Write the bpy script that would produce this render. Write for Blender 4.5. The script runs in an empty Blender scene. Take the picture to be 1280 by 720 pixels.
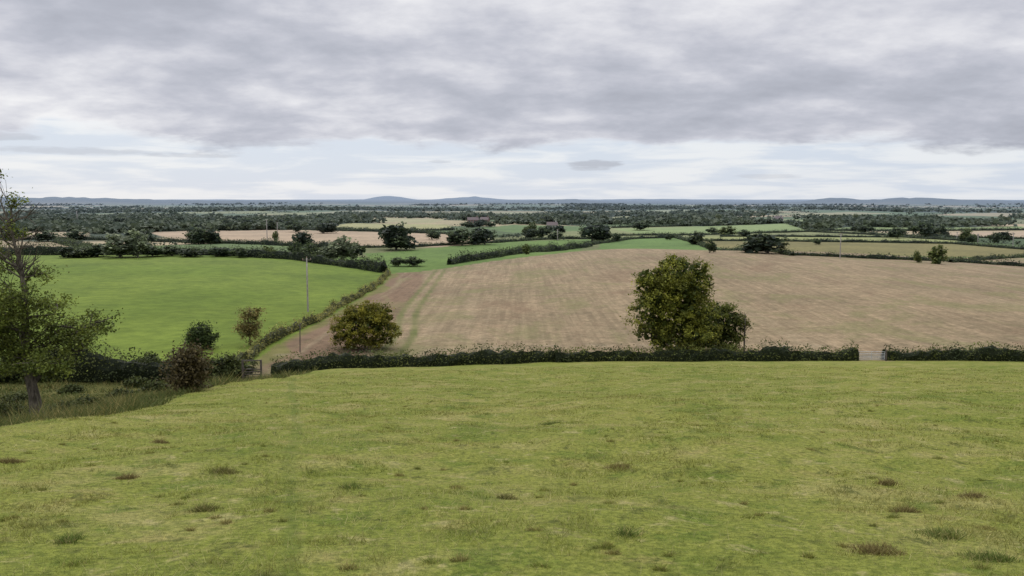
import bpy, math, numpy as np
from mathutils import Vector
R = np.random.default_rng(7)
C = bpy.context.scene.collection
F_PX = 1066.7
PITCH = math.radians(6.0)
CAMZ = 24.0

# ------------------------------------------------------------------ noise / terrain
def h2(i, j, s):
    n = np.sin(i*127.1 + j*311.7 + s*74.7)*43758.5453
    return n - np.floor(n)
def vn(x, y, s=0):
    x = np.asarray(x, float); y = np.asarray(y, float)
    i = np.floor(x); j = np.floor(y); fx = x-i; fy = y-j
    fx = fx*fx*(3-2*fx); fy = fy*fy*(3-2*fy)
    a = h2(i, j, s); b = h2(i+1, j, s); c = h2(i, j+1, s); d = h2(i+1, j+1, s)
    return (a*(1-fx)+b*fx)*(1-fy) + (c*(1-fx)+d*fx)*fy
def ss(t):
    t = np.clip(t, 0, 1); return t*t*(3-2*t)
RX = [-400, -200, -110, -75, -38, -12, 34, 70, 110, 165, 240, 500]
RZ = [3.6, 4.0, 4.3, 3.1, .7, 2.6, 6.2, 5.9, 5.0, 2.2, 1.0, 1.0]
xs_t = np.linspace(-400, 500, 181)
rz_t = np.interp(xs_t, RX, RZ)
rz_t = np.convolve(np.pad(rz_t, 3, mode='edge'), np.ones(7)/7, 'valid')
# distant hills: px bearing, row of top, distance, half width px, depth
HILLS = [(486, 244.6, 9000, 26, 900), (590, 245.0, 8600, 40, 900), (705, 246.6, 5200, 42, 500),
         (820, 247.5, 9500, 70, 900), (1040, 245.2, 4400, 34, 400), (1135, 245.2, 4300, 60, 500), (1230, 248, 4300, 60, 500),
         (200, 247.5, 4600, 190, 700), (30, 246.5, 4300, 160, 700), (-200, 245, 5000, 160, 900),
         (1500, 246, 5000, 140, 900), (540, 249, 7000, 160, 700)]
def G(x, y):
    x = np.asarray(x, float); y = np.asarray(y, float)
    yy = np.maximum(y, -60)
    fg = 22.3 - 0.177*yy
    fg = fg - 0.012*np.clip(20-x, 0, 60)*np.clip(yy/100, 0, 1.5)
    x0 = -7.5-0.12*yy
    fg = fg - 2.3*ss((x0-x)/14)
    near = ss((130-y)/60)
    fg = fg + near*ss((np.hypot(x, y)-3)/12)*(0.6*(vn(x/15, y/15, 3)-.5) + 0.30*(vn(x/4.1, y/4.1, 5)-.5) + 0.13*(vn(x/1.1, y/1.1, 6)-.5)+.06*(vn(x/.4, y/.4, 7)-.5))
    r = np.interp(x, xs_t, rz_t)
    mid = 4.0 + (r-4.0)*ss((y-105)/175)
    mid = mid*(1-ss((y-292)/105)) + 0.5*(vn(x/40, y/40, 8)-.5)
    k = 0.5
    z = k*np.logaddexp(np.clip(fg, -400, 400)/k, mid/k)
    z = np.where(y > 200, mid, z)
    rr = np.hypot(x, y)
    z = z + ss((rr-500)/900)*(5*(vn(x/420, y/420, 11)-.5) + 2*(vn(x/150, y/150, 12)-.5))
    z = z + ss((rr-2500)/3000)*10*(vn(x/900, y/900, 15)-.4)
    b = np.where(y > 10, x/np.maximum(y, 10), 9)*F_PX + 640
    for (px, row, d, w, dp) in HILLS:
        amp = (248-row)/F_PX*d + 13
        wob = 1+0.3*(vn(b/9.0, y/1e5, px % 17)-.5)
        z = z + amp*wob*np.exp(-np.abs((b-px)/w)**2.2)*np.exp(-((y-d)/dp)**2)
    return z
def g1(x, y): return float(G(np.array([x]), np.array([y]))[0])
TS = 4.0*1.004**np.arange(0, 1950)
def survey(px, row):
    """ground point seen on a bearing/dip from the viewpoint (ray to terrain)"""
    a = (px-640)/F_PX; d = (row-360)/F_PX
    dy = math.cos(PITCH)-d*math.sin(PITCH); dz = -math.sin(PITCH)-d*math.cos(PITCH)
    xs = TS*a/dy; ys = TS; zs = CAMZ+TS*dz/dy
    hit = np.where(zs < G(xs, ys))[0]
    i = hit[0] if len(hit) else len(TS)-1
    return float(xs[i]), float(ys[i])

# ------------------------------------------------------------------ helpers
def lin(r, g, b, k=1.0):
    f = lambda c: ((c/255+0.055)/1.055)**2.4 if c > 10 else c/255/12.92
    return np.array([f(r)*k, f(g)*k, f(b)*k])
K = 0.66
def A(r, g, b): return lin(r, g, b, K)
def mk(name, V, F, mats, col=None, smooth=False, midx=None, link=True, extra=None):
    V = np.asarray(V, np.float32).reshape(-1, 3); F = np.asarray(F, np.int32)
    me = bpy.data.meshes.new(name)
    me.vertices.add(len(V)); me.vertices.foreach_set('co', V.ravel())
    m, k = F.shape
    me.loops.add(m*k); me.loops.foreach_set('vertex_index', F.ravel())
    me.polygons.add(m); me.polygons.foreach_set('loop_start', np.arange(0, m*k, k, dtype=np.int32))
    for mm in mats: me.materials.append(mm)
    if midx is not None: me.polygons.foreach_set('material_index', np.asarray(midx, np.int32))
    me.polygons.foreach_set('use_smooth', np.full(m, smooth))
    me.update(calc_edges=True)
    for nm, arr in ([('col', col)] if col is not None else []) + list((extra or {}).items()):
        at = me.color_attributes.new(nm, 'FLOAT_COLOR', 'POINT')
        rgba = np.ones((len(V), 4), np.float32); rgba[:, :3] = arr
        at.data.foreach_set('color', rgba.ravel())
    ob = bpy.data.objects.new(name, me)
    if link: C.objects.link(ob)
    return ob
def tag(o, label, cat, group=None):
    o["label"] = label; o["category"] = cat
    if group: o["group"] = group
    return o
def empty(name, loc):
    e = bpy.data.objects.new(name, None); e.location = loc; e.empty_display_size = .3
    C.objects.link(e); return e
class Acc:
    def __init__(s): s.V = []; s.F = []; s.C = []; s.M = []; s.n = 0
    def add(s, V, F, col, m=0):
        V = np.asarray(V, float).reshape(-1, 3); F = np.asarray(F)
        s.V.append(V); s.F.append(F+s.n); s.n += len(V)
        c = np.asarray(col, float)
        s.C.append(np.broadcast_to(c, (len(V), 3)) if c.ndim == 1 else c)
        s.M.append(np.full(len(F), m))
    def out(s): return np.concatenate(s.V), np.concatenate(s.F), np.concatenate(s.C), np.concatenate(s.M)
def tube(path, rad, sides=6):
    path = np.asarray(path, float); n = len(path); V = []
    for i in range(n):
        t = path[min(i+1, n-1)]-path[max(i-1, 0)]; t = t/(np.linalg.norm(t)+1e-9)
        ref = np.array([1., 0, 0]) if abs(t[0]) < .8 else np.array([0, 1., 0])
        u = np.cross(t, ref); u /= np.linalg.norm(u); v = np.cross(t, u)
        a = np.arange(sides)*2*math.pi/sides
        V.append(path[i] + rad[i]*(np.cos(a)[:, None]*u+np.sin(a)[:, None]*v))
    F = [[i*sides+j, i*sides+(j+1) % sides, (i+1)*sides+(j+1) % sides, (i+1)*sides+j] for i in range(n-1) for j in range(sides)]
    if sides == 6 or sides == 8:
        b = (n-1)*sides
        F.append([b, b+1, b+2, b+3])
        F.append([b, b+3, b+4, b+5] if sides == 6 else [b, b+3, b+4, b+7])
        if sides == 8: F.append([b+4, b+5, b+6, b+7])
    return np.concatenate(V), np.array(F)
def box(c, s):
    c = np.array(c, float); s = np.array(s, float)/2
    V = np.array([[i, j, k] for i in (-1, 1) for j in (-1, 1) for k in (-1, 1)])*s+c
    F = [[0, 1, 3, 2], [4, 6, 7, 5], [0, 4, 5, 1], [2, 3, 7, 6], [0, 2, 6, 4], [1, 5, 7, 3]]
    return V, np.array(F)
def quads(P, size, rng, up=0.35, asp=0.6):
    """leaf-like rhombi around points P"""
    n = len(P); nv = rng.normal(size=(n, 3)); nv[:, 2] = np.abs(nv[:, 2])+up
    nv /= np.linalg.norm(nv, axis=1)[:, None]
    r = rng.normal(size=(n, 3)); u = np.cross(nv, r); u /= np.linalg.norm(u, axis=1)[:, None]+1e-9
    v = np.cross(nv, u)
    s = (np.asarray(size)*rng.uniform(.6, 1.35, n))[:, None]*.5
    V = np.stack([P-u*s, P-v*s*asp, P+u*s, P+v*s*asp], 1).reshape(-1, 3)
    return V, np.arange(4*n).reshape(n, 4)

# ------------------------------------------------------------------ materials
def newmat(name):
    m = bpy.data.materials.new(name); m.use_nodes = True
    nt = m.node_tree; nt.nodes.clear(); return m, nt
def N(nt, t, **kw):
    n = nt.nodes.new(t)
    for k, v in kw.items(): setattr(n, k, v)
    return n
def math_(nt, op, a, b=None, c=None, clamp=False):
    n = N(nt, 'ShaderNodeMath', operation=op); n.use_clamp = clamp
    for i, v in enumerate((a, b, c)):
        if v is None: continue
        if isinstance(v, (int, float)): n.inputs[i].default_value = v
        else: nt.links.new(v, n.inputs[i])
    return n.outputs[0]
def mix(nt, fac, a, b, bt='MIX'):
    n = N(nt, 'ShaderNodeMix', data_type='RGBA', blend_type=bt)
    for s, v in ((n.inputs[0], fac), (n.inputs[6], a), (n.inputs[7], b)):
        if isinstance(v, (int, float)): s.default_value = v
        elif isinstance(v, (tuple, list, np.ndarray)): s.default_value = (float(v[0]), float(v[1]), float(v[2]), 1)
        else: nt.links.new(v, s)
    return n.outputs[2]
def noise(nt, vec, scale, detail=4, rough=.55, dist=0.):
    n = N(nt, 'ShaderNodeTexNoise'); n.inputs['Scale'].default_value = scale; n.inputs['Detail'].default_value = detail
    n.inputs['Roughness'].default_value = rough; n.inputs['Distortion'].default_value = dist
    nt.links.new(vec, n.inputs['Vector']); return n.outputs['Fac']
def maprange(nt, v, a, b, c=0., d=1., smooth=True):
    n = N(nt, 'ShaderNodeMapRange'); n.interpolation_type = 'SMOOTHSTEP' if smooth else 'LINEAR'
    nt.links.new(v, n.inputs[0])
    for i, x in enumerate((a, b, c, d)): n.inputs[i+1].default_value = x
    return n.outputs[0]
def vscale(nt, vec, s):
    n = N(nt, 'ShaderNodeVectorMath', operation='MULTIPLY'); nt.links.new(vec, n.inputs[0]); n.inputs[1].default_value = s
    return n.outputs[0]
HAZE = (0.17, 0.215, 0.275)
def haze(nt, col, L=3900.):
    """aerial haze painted into the base colour: surfaces far across the plain are paler and bluer (world position)"""
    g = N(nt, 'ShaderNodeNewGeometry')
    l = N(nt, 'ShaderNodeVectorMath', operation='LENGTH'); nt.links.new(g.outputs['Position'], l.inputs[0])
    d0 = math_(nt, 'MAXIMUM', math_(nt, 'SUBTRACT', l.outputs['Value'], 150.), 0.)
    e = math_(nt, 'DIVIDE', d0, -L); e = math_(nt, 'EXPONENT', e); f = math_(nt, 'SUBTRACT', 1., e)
    return mix(nt, f, col, HAZE)  # atmospheric haze is a tint mixed into surface colour, growing with distance
def pasture(nt, pos):
    flat = vscale(nt, pos, (1, 1, 0))
    n1 = noise(nt, flat, .06, 2, .5); n2 = noise(nt, flat, .30, 6, .68, .3); n3 = noise(nt, vscale(nt, flat, (1, .8, 1)), 1.9, 5, .7, .4); n4 = noise(nt, flat, .85, 5, .7, .3)
    n5 = noise(nt, flat, 11., 3, .75)
    c = mix(nt, maprange(nt, n1, .35, .65), A(128, 136, 60), A(142, 144, 70))
    c = mix(nt, maprange(nt, n2, .50, .64, 0, .65), c, A(164, 156, 98))
    c = mix(nt, maprange(nt, n2, .47, .35, 0, .7), c, A(102, 118, 46))
    c = mix(nt, maprange(nt, n4, .54, .66, 0, .5), c, A(158, 146, 92))
    c = mix(nt, maprange(nt, n4, .46, .35, 0, .65), c, A(100, 118, 46))
    c = mix(nt, maprange(nt, n3, .45, .34, 0, .7), c, A(88, 94, 45))
    c = mix(nt, maprange(nt, n3, .56, .68, 0, .65), c, A(174, 164, 114))
    c = mix(nt, 1., c, mix(nt, maprange(nt, n5, .35, .65), (.70, .74, .70), (1.34, 1.3, 1.3)), 'MULTIPLY')
    return c
def finish(nt, col, rough=.9, bump=None, bd=.05, bs=.6, transl=None, spec=.15):
    out = N(nt, 'ShaderNodeOutputMaterial'); b = N(nt, 'ShaderNodeBsdfPrincipled')
    nt.links.new(col, b.inputs['Base Color']); b.inputs['Roughness'].default_value = rough
    b.inputs['Specular IOR Level'].default_value = spec
    if bump is not None:
        bn = N(nt, 'ShaderNodeBump'); bn.inputs['Distance'].default_value = bd; bn.inputs['Strength'].default_value = bs
        nt.links.new(bump, bn.inputs['Height']); nt.links.new(bn.outputs[0], b.inputs['Normal'])
    sh = b.outputs[0]
    if transl:
        t = N(nt, 'ShaderNodeBsdfTranslucent'); nt.links.new(col, t.inputs[0])
        ms = N(nt, 'ShaderNodeMixShader'); ms.inputs[0].default_value = transl
        nt.links.new(sh, ms.inputs[1]); nt.links.new(t.outputs[0], ms.inputs[2]); sh = ms.outputs[0]
    nt.links.new(sh, out.inputs[0])
def attr(nt, n):
    a = N(nt, 'ShaderNodeAttribute'); a.attribute_name = n; return a.outputs['Color']

def m_ground():
    m, nt = newmat('ground_mat'); g = N(nt, 'ShaderNodeNewGeometry'); pos = g.outputs['Position']
    flat = vscale(nt, pos, (1, 1, 0))
    zone = N(nt, 'ShaderNodeSeparateColor'); nt.links.new(attr(nt, 'zone'), zone.inputs[0])
    col = attr(nt, 'col')
    a = noise(nt, flat, .03, 4, .6); b = noise(nt, flat, .35, 5, .7)
    c = mix(nt, 1., col, mix(nt, maprange(nt, a, .3, .7), (.86, .87, .86), (1.12, 1.11, 1.1)), 'MULTIPLY')
    c = mix(nt, 1., c, mix(nt, maprange(nt, b, .3, .7), (.78, .80, .78), (1.20, 1.18, 1.17)), 'MULTIPLY')
    # stubble: drilled rows running up the slope
    rows = noise(nt, vscale(nt, pos, (1, .035, 0)), .8, 5, .72, .4); tr = noise(nt, vscale(nt, pos, (1, .014, 0)), .2, 3, .6, .6)
    blot = noise(nt, vscale(nt, pos, (1, .6, 0)), .06, 7, .7, .8); blot2 = noise(nt, vscale(nt, pos, (.5, 1, 0)), .16, 6, .75, .5); fine = noise(nt, flat, 1.2, 5, .8)
    s = mix(nt, 1., c, mix(nt, maprange(nt, rows, .32, .68), (.83, .825, .82), (1.16, 1.155, 1.15)), 'MULTIPLY')
    s = mix(nt, maprange(nt, tr, .55, .68, 0, .35), s, A(170, 153, 122))
    s = mix(nt, maprange(nt, blot, .50, .62, 0, .6), s, A(134, 131, 88))
    s = mix(nt, maprange(nt, blot, .46, .34, 0, .5), s, A(134, 111, 88))
    s = mix(nt, maprange(nt, blot2, .54, .68, 0, .45), s, A(142, 118, 94))
    s = mix(nt, 1., s, mix(nt, maprange(nt, fine, .35, .65), (.80, .79, .78), (1.20, 1.20, 1.20)), 'MULTIPLY')
    c = mix(nt, zone.outputs[1], c, s)
    c = mix(nt, zone.outputs[0], c, pasture(nt, pos))
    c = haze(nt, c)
    bp = noise(nt, flat, 5., 4, .75)
    finish(nt, c, .95, bp, .16, .8, spec=.08); return m
def m_grass():
    m, nt = newmat('grass_mat'); g = N(nt, 'ShaderNodeNewGeometry'); pos = g.outputs['Position']
    c = pasture(nt, pos)
    s = N(nt, 'ShaderNodeSeparateColor'); nt.links.new(attr(nt, 'zone'), s.inputs[0])
    c = mix(nt, s.outputs[0], c, attr(nt, 'col'))
    c = mix(nt, 1., c, mix(nt, s.outputs[1], (.90, .92, .90), (1.9, 1.86, 1.85)), 'MULTIPLY')
    finish(nt, c, .75, transl=.3); return m
def m_leaf():
    m, nt = newmat('leaf_mat')
    c = mix(nt, 1., attr(nt, 'col'), (1.95, 1.9, 1.7), 'MULTIPLY')
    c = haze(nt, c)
    finish(nt, c, .7, transl=.3, spec=.2); return m
def m_bark():
    m, nt = newmat('bark_mat'); g = N(nt, 'ShaderNodeNewGeometry')
    n = noise(nt, vscale(nt, g.outputs['Position'], (1, 1, .25)), 9, 4, .7)
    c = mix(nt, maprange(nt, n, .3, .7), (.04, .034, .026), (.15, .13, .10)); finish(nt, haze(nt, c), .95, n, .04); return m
def m_simple(name, c1, c2, sc=6, rough=.8, metal=0):
    m, nt = newmat(name); g = N(nt, 'ShaderNodeNewGeometry')
    n = noise(nt, vscale(nt, g.outputs['Position'], (1, 1, .4)), sc, 4, .7)
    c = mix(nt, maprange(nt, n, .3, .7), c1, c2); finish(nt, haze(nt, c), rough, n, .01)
    return m
GROUND = m_ground(); GRASS = m_grass(); LEAF = m_leaf(); BARK = m_bark()
WOOD = m_simple('weathered_wood_mat', (.05, .042, .034), (.13, .11, .09))
POLEM = m_simple('pole_wood_mat', (.20, .18, .16), (.34, .31, .28))
GALV = m_simple('galvanised_mat', (.34, .35, .36), (.52, .53, .54), rough=.5)
BRICK = m_simple('red_brick_mat', (.16, .10, .08), (.22, .14, .11))
RENDERM = m_simple('pale_render_mat', (.32, .31, .28), (.42, .41, .37))
TILE = m_simple('roof_tile_mat', (.10, .075, .065), (.16, .11, .095))
GLASS = m_simple('window_glass_mat', (.03, .035, .04), (.06, .065, .07), rough=.2)
STONE = m_simple('insulator_mat', (.3, .2, .15), (.4, .3, .25))

# ------------------------------------------------------------------ field layout
HX = [-260, -110, -50, -27, -14, 1, 19, 61, 110, 300]
HY = [90, 91, 93, 92, 95, 99, 100, 102, 104, 108]
def Yh(x): return np.interp(x, HX, HY)
TX_Y = [95, 113, 140, 172, 215, 254, 330]; TX_X = [-31, -32, -31.5, -32, -33, -36, -42]
def Xt(y): return np.interp(y, TX_Y, TX_X)
def Yend(x): return np.interp(x, [-175, -110, -75, -50, -38, -30, -5, 30, 60, 250], [304, 303, 292, 272, 256, 258, 286, 310, 322, 322])
FIELDS = [
 ([(185, 290), (330, 287.5), (480, 290), (565, 293), (632, 303), (560, 309), (440, 309), (330, 305), (220, 301)], (186, 163, 134)),
 ([(455, 317), (560, 308), (640, 302), (745, 299), (735, 309), (640, 322), (560, 333), (470, 333)], (108, 132, 64)),
 ([(752, 300), (800, 296), (850, 298), (885, 311), (990, 319), (880, 322), (740, 313)], (108, 134, 68)),
 ([(765, 286), (850, 284), (985, 279.5), (1010, 289), (880, 293), (800, 293)], (142, 158, 98)),
 ([(850, 298), (900, 295), (1130, 296), (1200, 300), (1195, 304), (1000, 301), (870, 300)], (156, 160, 100)),
 ([(870, 301), (985, 302), (1190, 305), (1285, 312), (1285, 320), (1190, 326), (1000, 319)], (134, 126, 78)),
 ([(1185, 328), (1285, 321), (1400, 322), (1400, 342), (1285, 340), (1240, 335)], (102, 128, 62)),
 ([(1180, 291), (1330, 289), (1330, 297), (1190, 297)], (190, 168, 140)),
 ([(-60, 290), (110, 290), (112, 297), (-60, 298)], (178, 160, 128)),
 ([(20, 302), (112, 304), (80, 322), (-60, 322), (-60, 302)], (170, 152, 120)),
 ([(395, 285), (440, 279), (560, 281), (568, 287), (480, 288.5)], (170, 166, 114)),
 ([(152, 280), (160, 276), (252, 276), (250, 281)], (182, 164, 130)),
 ([(420, 276), (480, 272), (560, 274), (540, 279)], (172, 166, 122)),
 ([(1020, 288), (1060, 284), (1160, 285), (1280, 283), (1280, 288)], (142, 158, 98)),
 ([(20, 282), (70, 278), (130, 279), (120, 283)], (150, 148, 104)),
 ([(290, 280), (380, 276), (400, 278), (330, 283)], (140, 146, 98)),
 ([(600, 285), (640, 281), (740, 283), (760, 288), (640, 291)], (104, 126, 70)),
 ([(870, 277), (960, 273), (1040, 276), (1000, 280)], (138, 150, 98)),
 ([(1130, 277), (1200, 273), (1300, 275), (1280, 280)], (130, 132, 92)),
 ([(700, 275), (780, 270), (850, 273), (790, 278)], (150, 150, 104)),
 ([(240, 273), (330, 268), (420, 270), (330, 274)], (174, 164, 122)),
 ([(60, 270), (150, 266), (210, 267), (140, 272)], (140, 144, 98)),
 ([(960, 268), (1060, 265), (1120, 267), (1040, 271)], (160, 156, 116)),
 ([(560, 269), (640, 265), (700, 267), (640, 271)], (158, 158, 114)),
 ([(1160, 269), (1240, 266), (1300, 267), (1260, 271)], (166, 154, 120)),
 ([(380, 266), (450, 263), (520, 265), (450, 267)], (150, 148, 112)),
 ([(760, 265), (850, 262), (920, 264), (850, 267)], (144, 148, 108)),
]
FW = [(np.array([survey(*p) for p in poly]), A(*c)) for poly, c in FIELDS]
def inpoly(x, y, P):
    ins = np.zeros(x.shape, bool); n = len(P)
    for i in range(n):
        x1, y1 = P[i]; x2, y2 = P[(i+1) % n]
        if y1 == y2: continue
        c = ((y1 > y) != (y2 > y)) & (x < (x2-x1)*(y-y1)/(y2-y1)+x1); ins ^= c
    return ins
CW, CH = 210., 230.
def cells(x, y):
    ca, sa = math.cos(.25), math.sin(.25)
    u = (x*ca+y*sa)/CW; v = (-x*sa+y*ca)/CH
    i0 = np.floor(u); j0 = np.floor(v)
    d1 = np.full(x.shape, 1e9); d2 = d1.copy(); idv = np.zeros(x.shape)
    for di in (-1, 0, 1):
        for dj in (-1, 0, 1):
            i = i0+di; j = j0+dj
            su = i+.15+.7*h2(i, j, 1.3); sv = j+.15+.7*h2(i, j, 2.7)
            d = np.hypot((u-su)*CW, (v-sv)*CH); hh = h2(i, j, 4.1)
            nb = d < d1
            d2 = np.where(nb, d1, np.minimum(d2, d)); idv = np.where(nb, hh, idv); d1 = np.where(nb, d, d1)
    return idv, d2-d1
PAL = np.array([A(96, 114, 66), A(156, 146, 106), A(86, 102, 62), A(186, 168, 134), A(108, 126, 76), A(120, 124, 80), A(140, 144, 96), A(176, 162, 124), A(92, 108, 64)])

# ------------------------------------------------------------------ ground sheet (rings x bearings)
rad = np.concatenate([[0.3], 1.0*1.0115**np.arange(0, 850)]); rad = rad[rad < 15000]
rad = np.append(rad, 16000.)
a_f = np.linspace(-42, 42, 481); a_b = np.linspace(42, 318, 93)[1:-1]
ang = np.radians(np.concatenate([a_f, a_b])); na = len(ang)
RR, AA = np.meshgrid(rad, ang, indexing='ij')
X = RR*np.sin(AA); Y = RR*np.cos(AA); Z = G(X.ravel(), Y.ravel()).reshape(X.shape)
V = np.stack([X, Y, Z], -1).reshape(-1, 3)
ii, jj = np.meshgrid(np.arange(len(rad)-1), np.arange(na), indexing='ij'); j2 = (jj+1) % na
F = np.stack([ii*na+jj, ii*na+j2, (ii+1)*na+j2, (ii+1)*na+jj], -1).reshape(-1, 4)[:, ::-1]
x = V[:, 0]; y = V[:, 1]; r = np.hypot(x, y)
cid, ced = cells(x, y)
col = PAL[np.minimum((cid*9).astype(int), 8)].copy()
dark = A(64, 74, 50)
w = ss((vn(x/260, y/260, 21)-.66)/.05)[:, None]; col = col*(1-w)+dark*w
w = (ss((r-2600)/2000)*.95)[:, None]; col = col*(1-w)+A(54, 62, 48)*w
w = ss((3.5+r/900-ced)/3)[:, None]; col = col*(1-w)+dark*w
for P, c in FW:
    mk_ = inpoly(x, y, P); col[mk_] = c
n322 = y < 330
past = y <= Yh(x)
near = n322 & (y < Yend(x))
col[n322 & ~past & ~near] = A(108, 132, 64)
green = near & ~past & (x < Xt(y)); gcol = A(112, 132, 52)
col[green] = gcol
w = (ss((vn(x/22, y/30, 31)-.35)/.4)*.5)[:, None]; col = np.where(green[:, None], col*(1-w)+A(124, 140, 60)*w, col)
w = (ss((vn(x/5, y/8, 32)-.5)/.3)*.35)[:, None]; col = np.where(green[:, None], col*(1-w)+A(94, 114, 46)*w, col)
stub = near & ~past & (x >= Xt(y)); col[stub] = A(157, 139, 111)
dx = x-Xt(y)
w = (stub*ss((13.5-.02*(y-95)-dx)/1.5)*.8)[:, None]; col = col*(1-w)+A(132, 108, 88)*w
wg = (stub & (dx > 0))*ss((2.2+3*(vn(y/9, y*0, 3)-.4)-dx)/.8)*.9; col = col*(1-wg[:, None])+A(126, 124, 74)*wg[:, None]
w = (stub*ss((.6-np.abs(dx-4.0-.6*np.sin(y/14)))/.5)*.45)[:, None]; col = col*(1-w)+A(160, 148, 118)*w
xt_ = -18.2-.03*(y-135)+2.2*np.exp(-((y-120)/22)**2)
tv = .6+.4*vn(y/7, x*0, 61); tw = np.zeros(len(x))
for off in (-1.3, 1.3):
    w1 = stub*(y < 296)*ss((.85-np.abs(x-xt_-off))/.5)*.95*tv; tw = np.maximum(tw, w1); w = w1[:, None]; col = col*(1-w)+A(112, 118, 68)*w
hl = (stub*ss((9+4*vn(x/9, y*0, 5)-(y-Yh(x)))/4)*.7)[:, None]; col = col*(1-hl)+A(126, 114, 86)*hl
w = (stub*ss((.5-np.abs(y-Yh(x)-14-2*vn(x/14, x*0, 6)))/.4)*.5*(x < 45))[:, None]; col = col*(1-w)+A(176, 160, 134)*w
stubw = (stub & (dx > 3.0)).astype(float)*(1-tw)
# rough ground beyond the brow
x0 = -7.5-0.12*y
rough = past & (y > 8)
rw = ss((x0-2.2-x)/1.5)*rough*ss((y-18)/6)
pw = past.astype(float)*(1-rw)
q_ = vn(x/4, y/4, 41)*.6+vn(x/1.5, y/1.5, 42)*.4
rc = A(64, 72, 36)*(1-q_)[:, None]+A(122, 118, 66)*q_[:, None]
rc = np.where((np.abs(y-66-3*vn(x/7, y*0, 4)) < 3)[:, None] & (x < -30)[:, None], A(156, 150, 108), rc)
col = np.where((past & (rw > .01))[:, None], rc, col)
def pathx(y): return -.262*y-.08*np.sin(y/5)-.04*np.sin(y/1.7)
wp = ss((.11+.003*y-np.abs(x-pathx(y)))/.12)*(y > 2)*(y < 50)*past*.5*(.4+.6*vn(y/1.1, x*0, 63))
col = np.where((past & (wp > .01))[:, None], A(92, 112, 46), col); pw = pw*(1-wp)
zone = np.stack([pw, stubw, 0*pw], -1)
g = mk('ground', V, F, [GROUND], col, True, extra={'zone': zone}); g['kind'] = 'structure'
g["label"] = "rolling farmland with pasture, stubble and patchwork fields"

# ------------------------------------------------------------------ foreground grass
n = 400000; u = R.random(n); a_, b_ = 3.6, 75.
r = (a_**.3+u*(b_**.3-a_**.3))**(1/.3); th = R.uniform(-.68, .68, n); gx = r*np.sin(th); gy = r*np.cos(th)
nr = 70000; rx_ = R.uniform(-70, -9, nr); ry_ = R.uniform(18, 92, nr); kk = (rx_ < -7.5-.12*ry_-2.5); gx = np.concatenate([gx, rx_[kk]]); gy = np.concatenate([gy, ry_[kk]]); r = np.hypot(gx, gy)
keep = gy < Yh(gx)-.3; gx, gy, r = gx[keep], gy[keep], r[keep]; n = len(gx)
brow = -7.5-0.12*gy; isr = (gx < brow-2.5) & (gy > 18)
path = (np.abs(gx-pathx(gy)) < .11+.0025*gy) & (R.random(n) < .5)
straw = (R.random(n) < .04+.18*ss((vn(gx/1.9, gy/1.9, 51)-.5)/.3)) & ~path
tuft = ss((vn(gx/.35, gy/.35, 52)*.55+vn(gx/1.3, gy/1.3, 53)*.45-.5)/.22)
hgt = R.uniform(.018, .046, n)*(0.7+1.3*tuft); hgt[straw] = R.uniform(.04, .10, straw.sum()); hgt[path] *= .5
ph = vn(gx/3, gy/3, 55)*vn(gx/1.2, gy/1.2, 56)
hgt[isr] = (.05+1.25*ph[isr])*R.uniform(.4, 1.1, isr.sum())
wid = np.maximum(.006, .0010*r)*R.uniform(.6, 1.3, n); wid[straw] *= .6
colg = np.tile(A(176, 166, 116), (n, 1))
tcm = vn(gx/2.3, gy/2.3, 58)[:, None]; tcol = A(112, 124, 52)*tcm+A(128, 120, 68)*(1-tcm)
colg = np.where(straw[:, None], colg, tcol)
colg[path] = A(92, 112, 44); colg[isr] = A(72, 82, 42)
colg[isr & (R.random(n) < .12+.4*(ph > .35))] = A(120, 112, 68)
z0 = tuft*.5; z0[straw] = .75; z0[path] = .75; z0[isr] = .9
TUS = [(275, 592, .21, 0), (258, 638, .16, 0), (770, 586, .21, 1), (790, 668, .18, 2), (1090, 690, .24, 1), (1190, 672, .28, 2), (160, 598, .13, 1), (200, 553, .17, 1), (440, 610, .14, 2),
       (10, 579, .18, 1), (92, 676, .13, 2), (1130, 640, .14, 1), (1240, 700, .22, 2), (690, 530, .2, 2), (1110, 606, .16, 1), (1215, 622, .16, 1), (630, 624, .13, 0)]
for k in range(100):
    t_ = R.random(); row = 500+215*t_**1.1; TUS.append((R.uniform(-60, 1340), row, R.uniform(.03, .11), int(R.integers(3, 6))))
TC = [A(98, 98, 52), A(108, 92, 60), A(92, 110, 50), A(122, 126, 60), A(134, 122, 74), A(110, 124, 52)]
ex = []
for (px, row, rr_, kind) in TUS:
    tx, ty = survey(px, row); 
    if tx < -8.5-.12*ty: continue
    m_ = int(350+1900*rr_) if kind < 3 else int(100+1200*rr_)
    q = R.normal(size=(m_, 2))*rr_*.55*np.array([1.25, .9]); k3 = R.integers(0, 4, m_); oo = R.normal(size=(4, 2))*rr_*.45
    q = q*.6+oo[k3]; X_ = tx+q[:, 0]; Y_ = ty+q[:, 1]
    H_ = R.uniform(.02, .085, m_)*(np.exp(-(q**2).sum(1)/(rr_*rr_))*1.1+.25)*(1 if kind < 3 else .7)
    cc = TC[kind]*R.uniform(.6, 1.25, (m_, 1)); cc[R.random(m_) < .15] = A(160, 146, 96)
    ex.append((X_, Y_, H_, np.full(m_, .009), cc, np.full(m_, .85 if kind < 3 else .65)))
gx = np.concatenate([gx]+[e[0] for e in ex]); gy = np.concatenate([gy]+[e[1] for e in ex]); hgt = np.concatenate([hgt]+[e[2] for e in ex])
wid = np.concatenate([wid]+[e[3] for e in ex]); colg = np.concatenate([colg]+[e[4] for e in ex]); z0 = np.concatenate([z0]+[e[5] for e in ex]); n = len(gx)
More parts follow.
